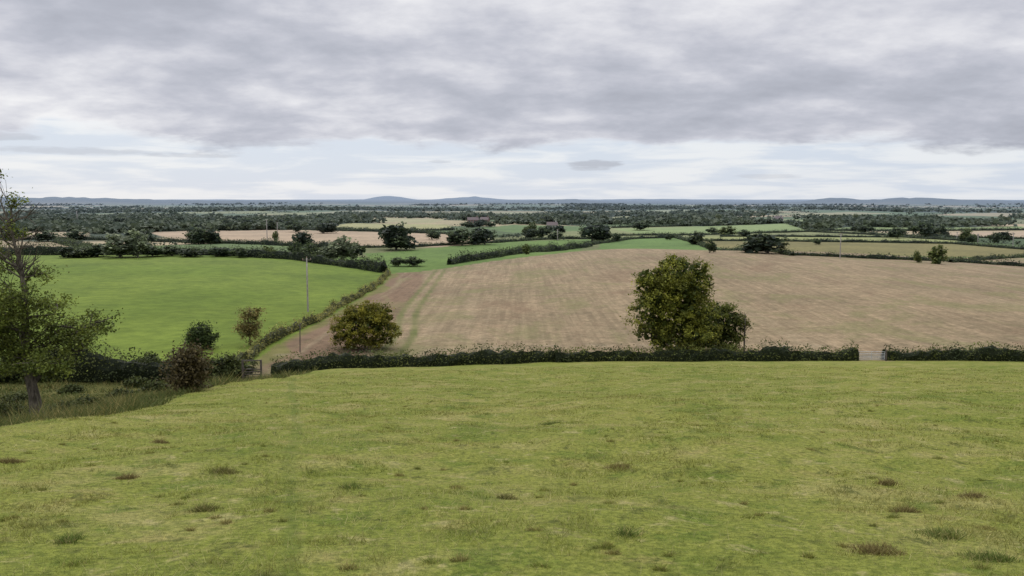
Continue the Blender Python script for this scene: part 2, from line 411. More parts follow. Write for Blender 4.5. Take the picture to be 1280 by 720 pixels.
gz = G(gx, gy)-.010; an = R.uniform(0, 2*math.pi, n); lean = R.uniform(.3, 1.6, n)*hgt; la = R.uniform(0, 2*math.pi, n)
B = np.stack([gx, gy, gz], -1); U = np.stack([np.cos(an), np.sin(an), 0*an], -1)*wid[:, None]*.5
T = B+np.stack([np.cos(la)*lean, np.sin(la)*lean, hgt], -1)
V = np.stack([B-U, B+U, T], 1).reshape(-1, 3); F = np.arange(3*n).reshape(n, 3)
rnd = R.random(n)
zc = np.repeat(np.stack([z0, rnd, rnd], -1), 3, axis=0)
gr = mk('grass', V, F, [GRASS], np.repeat(colg, 3, axis=0), False, extra={'zone': zc}); gr['kind'] = 'stuff'
gr["label"] = "short pasture grass with tussocks and straw stems"; gr["category"] = "grass"

# ------------------------------------------------------------------ trees
def crown_pts(rng, lobes, ncl, per, cr, surf=.5):
    wts = np.array([l[3]*l[4]*l[5] for l in lobes])**.8; wts /= wts.sum()
    P = []; cent = []; cb = []
    for l, wt in zip(lobes, wts):
        k = max(3, int(ncl*wt)); d = rng.normal(size=(k, 3)); d /= np.linalg.norm(d, axis=1)[:, None]
        rr = surf+(1-surf)*rng.random(k)**.7
        rr *= .8+.35*rng.random(k)
        c = np.array(l[:3])+d*rr[:, None]*np.array(l[3:6]); cent.append(c)
        q = np.repeat(c, per, axis=0)+rng.normal(size=(k*per, 3))*cr*np.repeat(rng.uniform(.6, 1.4, k), per)[:, None]*np.array([1, 1, .7])
        P.append(q); cb.append(np.repeat(rng.uniform(.6, 1.45, k), per))
    return np.concatenate(P), cent, np.concatenate(cb)
def build_tree(seed, h, tr, lobes, col, col2, ncl=120, per=40, cr=.5, leaf=.2, lean=(0, 0), surf=.5, twigs=60, bare=None, core=0., fill=2.2, up=.35):
    rng = np.random.default_rng(seed)
    P, cents, cb = crown_pts(rng, lobes, ncl, per, cr, surf)
    P[:, 2] = np.maximum(P[:, 2], .15)
    LV, LF = quads(P, leaf, rng, up=up)
    t = rng.random(len(P))[:, None]*.6+.4*np.repeat(rng.random(len(P)//per+1), per)[:len(P), None]
    lc = (np.asarray(col)*(1-t)+np.asarray(col2)*t)*(cb*rng.uniform(.8, 1.2, len(P)))[:, None]
    LC = np.repeat(lc, 4, axis=0)
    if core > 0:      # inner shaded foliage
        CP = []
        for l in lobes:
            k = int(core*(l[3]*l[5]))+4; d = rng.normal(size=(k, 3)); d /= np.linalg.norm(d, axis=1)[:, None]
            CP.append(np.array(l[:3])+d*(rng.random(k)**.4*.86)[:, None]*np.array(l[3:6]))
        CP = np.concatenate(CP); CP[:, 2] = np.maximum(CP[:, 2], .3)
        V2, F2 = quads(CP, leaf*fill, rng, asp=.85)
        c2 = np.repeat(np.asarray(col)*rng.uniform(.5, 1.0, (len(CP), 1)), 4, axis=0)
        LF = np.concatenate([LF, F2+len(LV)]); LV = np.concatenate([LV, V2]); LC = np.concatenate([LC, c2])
    T = Acc()
    def tp(s): return np.array([lean[0]*s**1.3+.018*h*math.sin(s*7+seed)*min(1, s*4), lean[1]*s**1.3, h*.82*s])
    ks = np.linspace(0, 1, 9); path = np.array([tp(s) for s in ks]); path[0, 2] = -.3
    T.add(*tube(path, [tr*1.35]+list(tr*(1-.9*ks[1:])), 8 if tr > .1 else 6), (0, 0, 0))
    for l, c in zip(lobes, cents):
        lc_ = np.array(l[:3]); s = np.clip((lc_[2]-.35*math.hypot(lc_[0], lc_[1])-l[5]*.5)/(h*.82), .12, .9); st = tp(s)
        midp = (st+lc_)/2+rng.normal(size=3)*.024*h
        rr0 = tr*(1-.8*s)*.45
        T.add(*tube([st, midp, lc_], [rr0, rr0*.6, rr0*.3], 6), (0, 0, 0))
        for k in range(int(twigs/len(lobes))):
            e = c[rng.integers(len(c))]; f = rng.random()
            s0 = (midp*(1-f)+lc_*f); m2 = (s0+e)/2+rng.normal(size=3)*.15
            T.add(*tube([s0, m2, e], [rr0*.3, rr0*.2, rr0*.07], 5), (0, 0, 0))
    if bare:
        for k in range(bare):
            s = rng.uniform(.6, 1.0); st = tp(s); d = rng.normal(size=3); d[2] = abs(d[2])*.8+.5; d /= np.linalg.norm(d)
            L = rng.uniform(.7, 2.0); m2 = st+d*L*.5+rng.normal(size=3)*.2; e = st+d*L+rng.normal(size=3)*.25
            T.add(*tube([st, m2, e], [tr*.16, tr*.11, tr*.04], 5), (0, 0, 0))
            for q in range(3):
                e2 = m2+(e-m2)*rng.random()+rng.normal(size=3)*.35+np.array([0, 0, .1]); T.add(*tube([m2, (m2+e2)/2+rng.normal(size=3)*.05, e2], [tr*.06, tr*.05, tr*.025], 5), (0, 0, 0))
    TV, TF, TC, _ = T.out()
    return (LV, LF, LC), (TV, TF)
def place_tree(name, loc, parts, label, cat='tree'):
    e = empty(name, loc); (LV, LF, LC), (TV, TF) = parts
    a = mk('trunk', TV, TF, [BARK], None, True); a.parent = e
    b = mk('crown', LV, LF, [LEAF], LC); b.parent = e
    tag(e, label, cat); return e
def at(px, row): 
    x_, y_ = survey(px, row); return (x_, y_, g1(x_, y_))
def S(p): return p[1]/F_PX*1.006   # metres per photo pixel at that depth

# big sparse tree in the hollow
p = at(48, 526); s = S(p); L = lambda px, row, rx, rz, dy=0, ry=None: ((px-48)*s, dy, (526-row)*s, rx*s, (ry or rx)*s, rz*s)
lob = [L(35, 400, 44, 40), L(86, 410, 38, 22, 1), L(66, 446, 46, 20, -1.2), L(5, 425, 38, 40), L(116, 402, 24, 18, 1.5), L(38, 366, 34, 20, -1), L(62, 340, 20, 12, .5),
       L(2, 350, 26, 28, 1), L(-15, 385, 30, 30, 2), L(40, 462, 46, 14, 1.5), L(12, 318, 22, 16), L(80, 376, 30, 14), L(20, 385, 36, 26, -1.5), L(72, 425, 46, 20, .5), L(118, 426, 22, 14), L(20, 445, 46, 22, .5),
       L(24, 285, 18, 14, .4), L(34, 246, 10, 9), L(4, 250, 12, 14, .3), L(-12, 300, 18, 22, -.5), L(8, 212, 7, 6)]
place_tree('deciduous_tree', p, build_tree(3, 325*s, .34, lob, A(52, 66, 30), A(100, 108, 46), ncl=390, per=64, cr=.26, leaf=.16, lean=(-24*s, 0), surf=.25, twigs=280, bare=32, core=0),
           "sparse thinning tree with leaning trunk and bare top branches")
# centre field tree
p = at(826, 448); s = S(p); L = lambda px, row, rx, rz, dy=0: ((px-826)*s, dy, (448-row)*s, rx*s, rx*s, rz*s)
lob = [L(842, 345, 36, 27), L(818, 358, 27, 26, 1), L(864, 354, 28, 26, -.5), L(812, 390, 26, 28, -1), L(845, 385, 40, 34), L(868, 388, 27, 28, 1), L(820, 418, 28, 22), L(850, 418, 38, 22, -1), L(838, 328, 18, 12), L(872, 336, 14, 12), L(806, 348, 14, 12), L(878, 410, 24, 28, -.5), L(845, 365, 44, 34)]
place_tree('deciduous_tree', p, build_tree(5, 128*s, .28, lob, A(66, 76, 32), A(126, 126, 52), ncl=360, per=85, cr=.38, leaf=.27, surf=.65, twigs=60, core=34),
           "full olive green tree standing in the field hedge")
p = at(898, 440); s = S(p); L = lambda px, row, rx, rz, dy=0: ((px-898)*s, dy, (442-row)*s, rx*s, rx*s, rz*s)
lob = [L(898, 404, 32, 26), L(876, 412, 26, 28, .6), L(912, 414, 20, 26, -.5), L(896, 390, 20, 14), L(893, 427, 38, 16), L(866, 424, 26, 18)]
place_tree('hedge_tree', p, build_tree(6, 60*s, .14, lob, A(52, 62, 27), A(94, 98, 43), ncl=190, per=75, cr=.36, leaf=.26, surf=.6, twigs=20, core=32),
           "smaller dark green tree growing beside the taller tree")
# rounded yellowing bush
p = at(456, 437); s = S(p); L = lambda px, row, rx, rz, dy=0: ((px-456)*s, dy, (440-row)*s, rx*s, rx*s, rz*s)
lob = [L(456, 412, 38, 28), L(436, 418, 24, 22), L(476, 414, 24, 24), L(462, 396, 24, 16), L(446, 398, 16, 12), L(478, 398, 16, 14)]
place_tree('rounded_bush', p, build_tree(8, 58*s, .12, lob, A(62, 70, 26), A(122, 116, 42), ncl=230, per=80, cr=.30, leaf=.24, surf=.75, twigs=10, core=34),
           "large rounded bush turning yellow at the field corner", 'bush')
p = at(313, 432); s = S(p); L = lambda px, row, rx, rz, dy=0: ((px-313)*s, dy, (432-row)*s, rx*s, rx*s, rz*s)
lob = [L(312, 400, 15, 18), L(320, 390, 10, 10), L(306, 412, 12, 14), L(316, 416, 12, 14)]
place_tree('small_tree', p, build_tree(9, 54*s, .1, lob, A(84, 82, 48), A(124, 112, 70), ncl=80, per=45, cr=.34, leaf=.23, surf=.2, twigs=40, core=12),
           "small thin tree with brownish sparse leaves")
p = at(252, 436); s = S(p); L = lambda px, row, rx, rz, dy=0: ((px-252)*s, dy, (438-row)*s, rx*s, rx*s, rz*s)
lob = [L(252, 418, 15, 15), L(246, 426, 14, 14), L(262, 426, 12, 12)]
place_tree('dark_bush', p, build_tree(10, 33*s, .1, lob, A(40, 52, 28), A(60, 72, 36), ncl=90, per=50, cr=.34, leaf=.24, twigs=10, core=26),
           "dark green bush rising above the hedge", 'bush')
p = at(236, 490); s = S(p); L = lambda px, row, rx, rz, dy=0: ((px-236)*s, dy, (490-row)*s, rx*s, rx*s, rz*s)
lob = [L(232, 452, 18, 20), L(243, 446, 13, 16), L(230, 472, 16, 14), L(240, 478, 16, 12), L(250, 464, 10, 12)]
place_tree('hawthorn_bush', p, build_tree(11, 58*s, .1, lob, A(56, 50, 36), A(84, 76, 48), ncl=110, per=46, cr=.28, leaf=.15, surf=.25, twigs=60, core=14),
           "reddish brown hawthorn bush on the rough slope", 'bush')
BD = A(40, 50, 28), A(72, 78, 41)
for (px, row, h_, seed, lab) in [(285, 474, 32, 12, "dark bramble bush beside the wooden gate"), (128, 470, 24, 13, "dark green bush on the rough slope"), (262, 476, 26, 17, "dark bramble bush beside the wooden gate"),
                                   (188, 470, 28, 14, "dark green bush on the rough slope"), (12, 478, 38, 16, "dark green bush on the rough slope"), (75, 476, 26, 15, "dark green bush on the rough slope"),
                                   (78, 518, 12, 18, "low bramble clump below the sparse tree"), (5, 524, 22, 20, "low bramble clump below the sparse tree"), (195, 490, 12, 21, "low bramble clump on the rough slope"),
                                   (110, 510, 9, 25, "low bramble clump below the sparse tree"), (150, 498, 8, 26, "low bramble clump on the rough slope"), (22, 506, 12, 27, "low bramble clump below the sparse tree"), (90, 492, 9, 28, "low bramble clump on the rough slope"), (170, 484, 10, 29, "low bramble clump on the rough slope")]:
    p = at(px, row); s = S(p)
    lob = [(0, 0, h_*.45*s, h_*.6*s, h_*.6*s, h_*.5*s), (h_*.6*s, .3, h_*.3*s, h_*.5*s, h_*.5*s, h_*.36*s), (-h_*.6*s, -.3, h_*.3*s, h_*.5*s, h_*.5*s, h_*.36*s)]
    place_tree('bramble_bush', p, build_tree(seed, h_*s, .05, lob, BD[0], BD[1], ncl=80, per=46, cr=.25, leaf=.003*p[1], surf=.5, twigs=8, core=20), lab, 'bush')

# ------------------------------------------------------------------ hedges
def hedge(name, pts, h, w, leaf, dens, c1, c2, label, seed=1, cat='hedge', ragged=.45):
    rng = np.random.default_rng(seed); pts = np.array(pts, float)
    seg = np.hypot(*np.diff(pts, axis=0).T); cum = np.concatenate([[0], np.cumsum(seg)]); L_ = cum[-1]
    step = max(.7, leaf*2.5); k = max(4, int(L_/step)); t = np.linspace(0, L_, k)
    px = np.interp(t, cum, pts[:, 0]); py = np.interp(t, cum, pts[:, 1])
    dx_ = np.gradient(px); dy_ = np.gradient(py); l = np.hypot(dx_, dy_); nx = -dy_/l; ny = dx_/l
    hh = lambda t_: h*(.62+.42*vn(t_/(2.5*h), t_*0+seed, seed)+.34*vn(t_/(.7*h), t_*0, seed+1)+ragged*ss((vn(t_/(3.5*h), t_*0, seed+5)-.6)/.25))
    H = hh(t); px = px+nx*(vn(t/5, t*0, seed+3)-.5)*w*.7; py = py+ny*(vn(t/5, t*0, seed+3)-.5)*w*.7
    prof = [(-.5, -.1), (-.46, .5), (-.28, .86), (0, .92), (.28, .86), (.46, .5), (.5, -.1)]
    Vc = []
    gz_ = G(px, py)
    for (o, z_) in prof:
        jit = 1+.12*rng.normal(size=k)
        Vc.append(np.stack([px+nx*o*w*.72*jit, py+ny*o*w*.72*jit, gz_+z_*H*.76*np.where(z_ > 0, jit, 1)-(0.15 if z_ < 0 else 0)], -1))
    Vc = np.stack(Vc, 1).reshape(-1, 3); q = len(prof)
    Fc = np.array([[i*q+j, i*q+j+1, (i+1)*q+j+1, (i+1)*q+j] for i in range(k-1) for j in range(q-1)])
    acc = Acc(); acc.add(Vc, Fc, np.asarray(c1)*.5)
    m_ = int(L_*dens*1.1); tt = rng.uniform(0, L_, m_); an_ = rng.uniform(-.15, math.pi+.15, m_); rr = rng.uniform(.7, 1.2, m_)
    bx = np.interp(tt, t, px); by = np.interp(tt, t, py); nxx = np.interp(tt, t, nx); nyy = np.interp(tt, t, ny)
    o = np.cos(an_)*w*.5*rr; Hm = hh(tt); zz = np.abs(np.sin(an_))**.55*Hm*rr*.95
    zz = np.where(rng.random(m_) < .5, zz*rng.uniform(.1, 1, m_), zz)
    P = np.stack([bx+nxx*o, by+nyy*o, np.interp(tt, t, gz_)+zz], -1)+rng.normal(size=(m_, 3))*leaf*.5
    LV, LF = quads(P, leaf, rng)
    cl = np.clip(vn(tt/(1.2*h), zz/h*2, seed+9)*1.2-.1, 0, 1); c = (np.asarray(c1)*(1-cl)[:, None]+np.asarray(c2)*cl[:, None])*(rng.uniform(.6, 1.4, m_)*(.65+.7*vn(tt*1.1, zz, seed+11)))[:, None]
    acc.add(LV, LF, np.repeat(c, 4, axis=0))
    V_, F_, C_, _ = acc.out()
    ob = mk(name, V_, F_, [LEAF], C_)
    tag(ob, label, cat); return ob
dk1, dk2 = A(44, 54, 30), A(80, 86, 44)
def hl_pts(x0_, x1_): 
    xs_ = np.linspace(x0_, x1_, max(2, int(abs(x1_-x0_)/4))); return [(a, float(Yh(a))+.6*math.sin(a/6)) for a in xs_]
gw = (1092-640)/F_PX*102
hedge('field_hedge', hl_pts(-26.5, 5.5), 1.75, 2.0, .24, 170, dk1, dk2, "dark trimmed hedge between pasture and stubble field", 2)
hedge('field_hedge', hl_pts(5, gw-2.0), 1.5, 1.8, .24, 170, dk1, A(84, 90, 44), "dark trimmed hedge between pasture and stubble field", 3)
hedge('field_hedge', hl_pts(gw+2.0, 100), 1.4, 1.8, .24, 150, dk1, A(84, 90, 44), "dark trimmed hedge continuing past the metal gate", 4)
hedge('overgrown_hedge', hl_pts(-100, -30.0), 2.4, 2.8, .26, 230, A(36, 46, 26), A(68, 74, 38), "tall overgrown dark hedge below the green field", 5, ragged=.8)
hedge('track_hedge', [(float(Xt(yy))-1.2, yy) for yy in np.linspace(99, 256, 26)], .85, 1.4, .24, 80, A(66, 72, 38), A(130, 126, 72), "low scrubby hedge beside the farm track", 6, ragged=1.1)
P2 = lambda *a: [survey(*q) for q in a]
hc = A(74, 84, 49)
far = [
 ([(-190, 305), (-140, 303), (-110, 303), (-75, 293), (-50, 273), (-39, 259)], 2.9, 3.4, .5, 66, "tall ragged hedge along the far side of the green field"),
 (P2((560, 331), (620, 322), (690, 314), (738, 308)), 2.4, 3, .55, 50, "bushy hedge behind the crest of the stubble field"),
 (P2((740, 306), (790, 299), (850, 297)), 1.5, 2, .55, 36, "dark hedge around a green field"),
 (P2((846, 298), (868, 304), (890, 312), (992, 320)), 1.4, 2, .55, 36, "dark hedge around a green field"),
 (P2((870, 301), (990, 302), (1190, 305), (1290, 313)), 1.3, 2, .6, 36, "long dark hedge between two flat fields"),
 (P2((990, 319), (1100, 324), (1190, 327), (1245, 331), (1330, 336)), 1.2, 2, .5, 36, "low dark hedge beyond the stubble field"),
 (P2((1186, 328), (1240, 324), (1330, 320)), 1.2, 2, .5, 36, "low dark hedge beside a green field"),
 (P2((620, 303), (700, 299), (748, 299)), 1.4, 2, .6, 36, "dark hedge between green and tan fields"),
 (P2((440, 310), (520, 309), (632, 303)), 1.4, 2, .6, 36, "dark hedge between green and tan fields"),
 (P2((185, 290), (330, 287), (480, 290), (568, 293)), 1.6, 2.5, .8, 30, "dark hedge bordering a tan harvested field"),
 (P2((190, 302), (330, 306), (440, 311)), 2.2, 3, .7, 40, "tall dark hedge bordering a tan harvested field"),
 (P2((765, 285), (850, 283), (985, 279)), 1.6, 2.5, .9, 26, "dark hedge behind a pale green field"),
 (P2((765, 295), (880, 294), (1010, 290), (1130, 296), (1290, 299)), 1.4, 2.2, .7, 30, "long dark hedge across the plain"),
 (P2((900, 296), (1130, 297), (1200, 301)), 1.2, 2, .6, 30, "dark hedge beside a yellow green field"),
 (P2((1010, 289), (1160, 289), (1290, 288)), 1.6, 2.2, .8, 30, "dark hedge beside a pale field"),
 (P2((-60, 289), (60, 289), (190, 290)), 2.0, 2.5, .8, 30, "dark hedge behind a tan field"),
 (P2((-60, 299), (110, 300), (190, 302)), 2.0, 2.5, .7, 30, "dark hedge behind a tan field"),
 (P2((395, 286), (480, 289.5), (568, 288)), 1.6, 2.5, .8, 26, "dark hedge beside a pale yellow field"),
 (P2((70, 303), (110, 312), (100, 322)), 2.4, 3, .6, 40, "dark hedge at the corner of the green field"),
]
for i, (pts, h, w, lf, de, lab) in enumerate(far):
    hedge('distant_hedge', pts, h, w, lf, de, A(44, 54, 33), hc, lab, 20+i)['group'] = 'hedges around the fields of the plain'

# ------------------------------------------------------------------ plain trees (individuals sharing meshes)
def small_variant(seed, shape, c1, c2, ncl=70, per=14, leaf=.9):
    rng = np.random.default_rng(seed); h = 10.
    k = rng.integers(4, 7); lob = [(0, 0, 5.4, 3.8*shape, 3.8*shape, 3.9)]
    for q in range(k):
        a = rng.uniform(0, 6.28); d = rng.uniform(1.5, 3.2)*shape; lob.append((math.cos(a)*d, math.sin(a)*d, rng.uniform(2.4, 7.0), rng.uniform(1.8, 2.8)*shape, rng.uniform(1.8, 2.8)*shape, rng.uniform(1.6, 2.5)))
    (LV, LF, LC), (TV, TF) = build_tree(seed, h, .3, lob, c1, c2, ncl=ncl, per=per, cr=.55, leaf=leaf, surf=.65, twigs=6, core=5, fill=2, up=.7)
    acc = Acc(); acc.add(LV, LF, LC); acc.add(TV, TF, (0.05, .04, .03), 1); V_, F_, C_, M_ = acc.out()
    o = mk('hedgerow_tree', V_, F_, [LEAF, BARK], C_, midx=M_, link=False); return o.data
D1, D2 = A(44, 56, 34), A(78, 90, 52)
VAR = [small_variant(101, 1.0, D1, D2), small_variant(102, 1.15, A(40, 52, 32), A(66, 76, 44)), small_variant(103, .85, D1, A(86, 94, 54)), small_variant(104, 1.3, A(46, 56, 34), A(80, 88, 50)),
       small_variant(105, 1.0, A(84, 94, 74), A(116, 124, 98)), small_variant(106, .9, A(70, 82, 42), A(106, 112, 58))]
def put(x_, y_, h, wf, v, rot, name='hedgerow_tree', label="dark green hedgerow tree on the farmland plain"):
    o = bpy.data.objects.new(name, VAR[v]); o.location = (x_, y_, g1(x_, y_)-.1-.06*h); s_ = h/10.
    o.scale = (s_*wf, s_*wf, s_); o.rotation_euler = (0, 0, rot); C.objects.link(o)
    tag(o, label, 'tree', 'trees scattered over the farmland plain'); return o
T_ = [(495, 312, 275, 48, 1), (578, 307, 283, 32, 0), (606, 306, 282, 30, 1), (740, 302, 277, 36, 1), (960, 317, 289, 50, 1), (1173, 330, 303, 25, 5), (1146, 328, 311, 11, 5), (887, 316, 298, 14, 0),
      (245, 304, 279, 24, 1), (150, 322, 290, 50, 4), (172, 322, 284, 34, 4), (122, 321, 303, 42, 0), (428, 328, 293, 40, 4), (412, 328, 303, 30, 4), (388, 326, 302, 28, 0), (445, 326, 300, 20, 0), (335, 322, 305, 24, 5),
      (300, 322, 308, 22, 0), (270, 321, 307, 24, 1), (215, 320, 305, 30, 0), (910, 295, 281, 26, 5), (890, 293, 283, 14, 0), (930, 296, 286, 18, 0), (1122, 298, 283, 20, 0), (1152, 296, 276, 26, 0), (697, 300, 288, 14, 0),
      (658, 318, 303, 14, 5), (516, 333, 319, 26, 0), (498, 333, 320, 22, 0), (540, 300, 286, 18, 0), (404, 292, 276, 26, 1), (370, 290, 277, 20, 0), (345, 302, 287, 10, 5), (1255, 300, 288, 20, 1), (1080, 292, 280, 20, 0),
      (800, 288, 276, 26, 0), (1215, 304, 292, 12, 0), (20, 300, 284, 30, 1), (60, 302, 287, 30, 0), (95, 300, 286, 26, 0), (770, 302, 290, 12, 0), (838, 300, 291, 12, 0), (1020, 306, 297, 10, 0), (370, 322, 300, 16, 0), (85, 322, 306, 24, 1),
      (684, 291, 281, 16, 0), (698, 291, 280, 14, 1), (584, 285, 276, 18, 0), (600, 284, 275, 16, 1), (612, 284, 276, 14, 0), (190, 321, 306, 34, 0), (240, 321, 308, 30, 3), (105, 322, 308, 30, 3)]
for i, (px, b, t, w, v) in enumerate(T_):
    x_, y_ = survey(px, b); s = y_/F_PX; h = (b-t)*s*1.06; wf = (w*s)/(h*.86)
    lab = "dark green hedgerow tree on the farmland plain"
    if v == 4: lab = "grey green willow beside the far hedge"
    if v == 5: lab = "lighter green tree standing by a field hedge"
    put(x_, y_, h, min(max(wf, .5), 2.2), v, R.uniform(0, 6.28), label=lab)
WOODS = [[(618, 281), (860, 281), (930, 276), (880, 272), (640, 273)], [(-60, 288), (60, 284), (232, 283), (236, 274), (-60, 271)], [(235, 288), (372, 287), (418, 283), (400, 275), (240, 275)],
         [(860, 280), (1080, 279), (1300, 280), (1300, 274), (860, 274)], [(420, 271), (620, 275), (640, 269), (420, 268)]]
WW = [np.array([survey(*q) for q in w_]) for w_ in WOODS]
def in_any(x_, y_, polys):
    o = np.zeros(x_.shape, bool)
    for P in polys: o |= inpoly(x_, y_, P)
    return o
FP = [f[0] for f in FW]
n = 60000; r = np.exp(R.uniform(math.log(420), math.log(950), n)); th = R.uniform(-.60, .60, n); cx = r*np.sin(th); cy = r*np.cos(th)
_, ed = cells(cx, cy); ok = (((ed < 5) & (R.random(n) < .04)) | (in_any(cx, cy, WW) & (R.random(n) < .015))) & ~in_any(cx, cy, FP) & (cy > 420)
cx, cy = cx[ok][:180], cy[ok][:180]
for x_, y_ in zip(cx, cy): put(float(x_), float(y_), R.uniform(4, 10) , R.uniform(.9, 1.5), int(R.choice([0, 0, 1, 1, 2, 3, 3, 5])), R.uniform(0, 6.28))
# far woods merged
def lod(rng, X_, Y_, H_, nq, name, label):
    m_ = len(X_); Zg = G(X_, Y_)
    d = rng.normal(size=(m_*nq, 3)); d /= np.linalg.norm(d, axis=1)[:, None]; d *= (rng.uniform(.3, .95, m_*nq))[:, None]
    Hr = np.repeat(H_, nq); wr = np.repeat(H_*rng.uniform(.7, 1.3, m_), nq)
    P = np.stack([np.repeat(X_, nq)+d[:, 0]*wr, np.repeat(Y_, nq)+d[:, 1]*wr, np.repeat(Zg, nq)+Hr*.38+d[:, 2]*Hr*.44], -1)
    V_, F_ = quads(P, Hr*.55, rng, up=.8, asp=.95)
    tc = np.repeat(rng.random(m_)**1.3, nq)[:, None]; c = (A(52, 62, 42)*(1-tc)+A(72, 80, 50)*tc)*rng.uniform(.94, 1.06, (m_*nq, 1))
    o = mk(name, V_, F_, [LEAF], np.repeat(c, 4, axis=0)); o['kind'] = 'stuff'; o['label'] = label; o['category'] = 'woodland'; return o
n = 300000; r = np.exp(R.uniform(math.log(640), math.log(3600), n)); th = R.uniform(-.70, .70, n); cx = r*np.sin(th); cy = r*np.cos(th)
_, ed = cells(cx, cy); wood = vn(cx/260, cy/260, 21) > .66; clump = vn(cx/110, cy/110, 27) > .55
ok = ((((ed < 6+r/500) & clump & (R.random(n) < .12)) | (wood & (R.random(n) < .18)) | (in_any(cx, cy, WW) & (R.random(n) < .28)))) & ~in_any(cx, cy, FP)
cx, cy, r = cx[ok], cy[ok], r[ok]
if len(cx) > 8000: cx, cy, r = cx[:8000], cy[:8000], r[:8000]
lod(R, cx, cy, R.uniform(4, 8, len(cx)), 20, 'woodland', "dense dark woods and tree lines across the plain")
# far hedgerows merged
n = 1000000; r = np.exp(R.uniform(math.log(400), math.log(3200), n)); th = R.uniform(-.70, .70, n); cx = r*np.sin(th); cy = r*np.cos(th)
_, ed = cells(cx, cy); ok = (ed < 2.6) & (cy > 400) & ~in_any(cx, cy, FP); cx, cy, r = cx[ok], cy[ok], r[ok]
m_ = len(cx)
P = np.stack([cx, cy, G(cx, cy)+R.uniform(.1, 1.6, m_)], -1); V_, F_ = quads(P, .8+r/900, R, up=1, asp=.8)
c = A(52, 62, 40)*R.uniform(.85, 1.15, (m_, 1)); o = mk('hedgerows', V_, F_, [LEAF], np.repeat(c, 4, axis=0)); o['kind'] = 'stuff'; o['label'] = "distant hedgerows dividing the patchwork of fields"; o['category'] = 'hedge'

# ------------------------------------------------------------------ poles, gates, posts, houses
def utility_pole(px, row, hpx, label, arm=True, rot=0.3):
    p = at(px, row); h = hpx*p[1]/F_PX; e = empty('utility_pole', p)
    k = max(1, p[1]/200)**.5
    V_, F_ = tube([(0, 0, -.3), (0, 0, h*.5), (0, 0, h)], [.16*k, .14*k, .11*k], 8); o = mk('post', V_, F_, [POLEM], None, True); o.parent = e
    V_, F_ = box((0, 0, h-.35), (1.6, .12, .14)); o = mk('crossarm', V_, F_, [WOOD]); o.parent = e; o.rotation_euler = (0, 0, rot)
    for q in (-.7, 0, .7):
        V_, F_ = tube([(q, 0, h-.28), (q, 0, h-.16), (q, 0, h-.04)], [.05, .07, .04], 6)
        if q == 0: V_[:, 2] += .3
        i_ = mk('insulator', V_, F_, [STONE], None, True); i_.parent = e; i_.rotation_euler = (0, 0, rot)
    tag(e, label, 'utility pole', 'electricity poles crossing the fields'); return e
utility_pole(385, 390, 68, "weathered wooden electricity pole beside the green field")
for q in [(334, 302, 27), (347, 300, 22), (1050, 323, 31), (97, 286, 22), (697, 301, 14), (1222, 306, 14), (1266, 308, 16), (1196, 300, 10)]:
    utility_pole(*q, "pale wooden electricity pole on the farmland plain")
def post(px, row, hpx, r_, name, label, lean=0):
    p = at(px, row); h = hpx*p[1]/F_PX
    V_, F_ = tube([(0, 0, -.2), (lean*.5, 0, h*.5), (lean, 0, h-.05), (lean, 0, h)], [r_, r_, r_*.95, r_*.7], 8); o = mk(name, V_, F_, [WOOD], None, True); o.location = p; tag(o, label, 'post')
post(930, 442, 50, .11, 'wooden_post', "tall dark wooden post beside the hedge tree")
post(375, 441, 38, .07, 'wooden_post', "thin pale wooden stake at the field corner", .1)
def part(par, name, boxes, mat):
    acc = Acc()
    for c, s_ in boxes: acc.add(*box(c, s_), (0, 0, 0))
    V_, F_, _, _ = acc.out(); o = mk(name, V_, F_, [mat]); o.parent = par; return o
xg, yg = -27.4, float(Yh(-27.4))-.6; e = empty('wooden_gate', (xg-.9, yg, g1(xg-.9, yg)))
for q in (-1.0, 1.0): part(e, 'gate_post', [((q, 0, 1.0), (.18, .18, 2.4))], WOOD)
part(e, 'top_beam', [((0, 0, 2.12), (2.2, .12, .12))], WOOD)
acc = Acc()
for z_ in (.3, .58, .86, 1.14): acc.add(*box((0, .12, z_), (1.74, .06, .10)), (0, 0, 0))
for x_ in (-.9, 0, .9): acc.add(*box((x_, .19, .75), (.09, .05, 1.05)), (0, 0, 0))
V_, F_, _, _ = acc.out(); o = mk('gate_leaf', V_, F_, [WOOD]); o.parent = e
tag(e, "dark wooden field gate with tall posts in hedge", 'gate')
yg = float(Yh(gw)); e = empty('metal_gate', (gw, yg, g1(gw, yg)))
for q in (-1.75, 1.75): part(e, 'gate_post', [((q, 0, .55), (.16, .16, 1.5))], WOOD)
acc = Acc()
for z_ in (.18, .34, .5, .68, .86, 1.08): acc.add(*tube([(-1.6, 0, z_), (0, 0, z_), (1.6, 0, z_)], [.03]*3, 6), (0, 0, 0))
for x_ in (-1.6, 0, 1.6): acc.add(*tube([(x_, .05, .15), (x_, .05, .6), (x_, .05, 1.1)], [.03]*3, 6), (0, 0, 0))
V_, F_, _, _ = acc.out(); o = mk('gate_leaf', V_, F_, [GALV]); o.parent = e
tag(e, "grey galvanised metal field gate in hedge gap", 'gate')
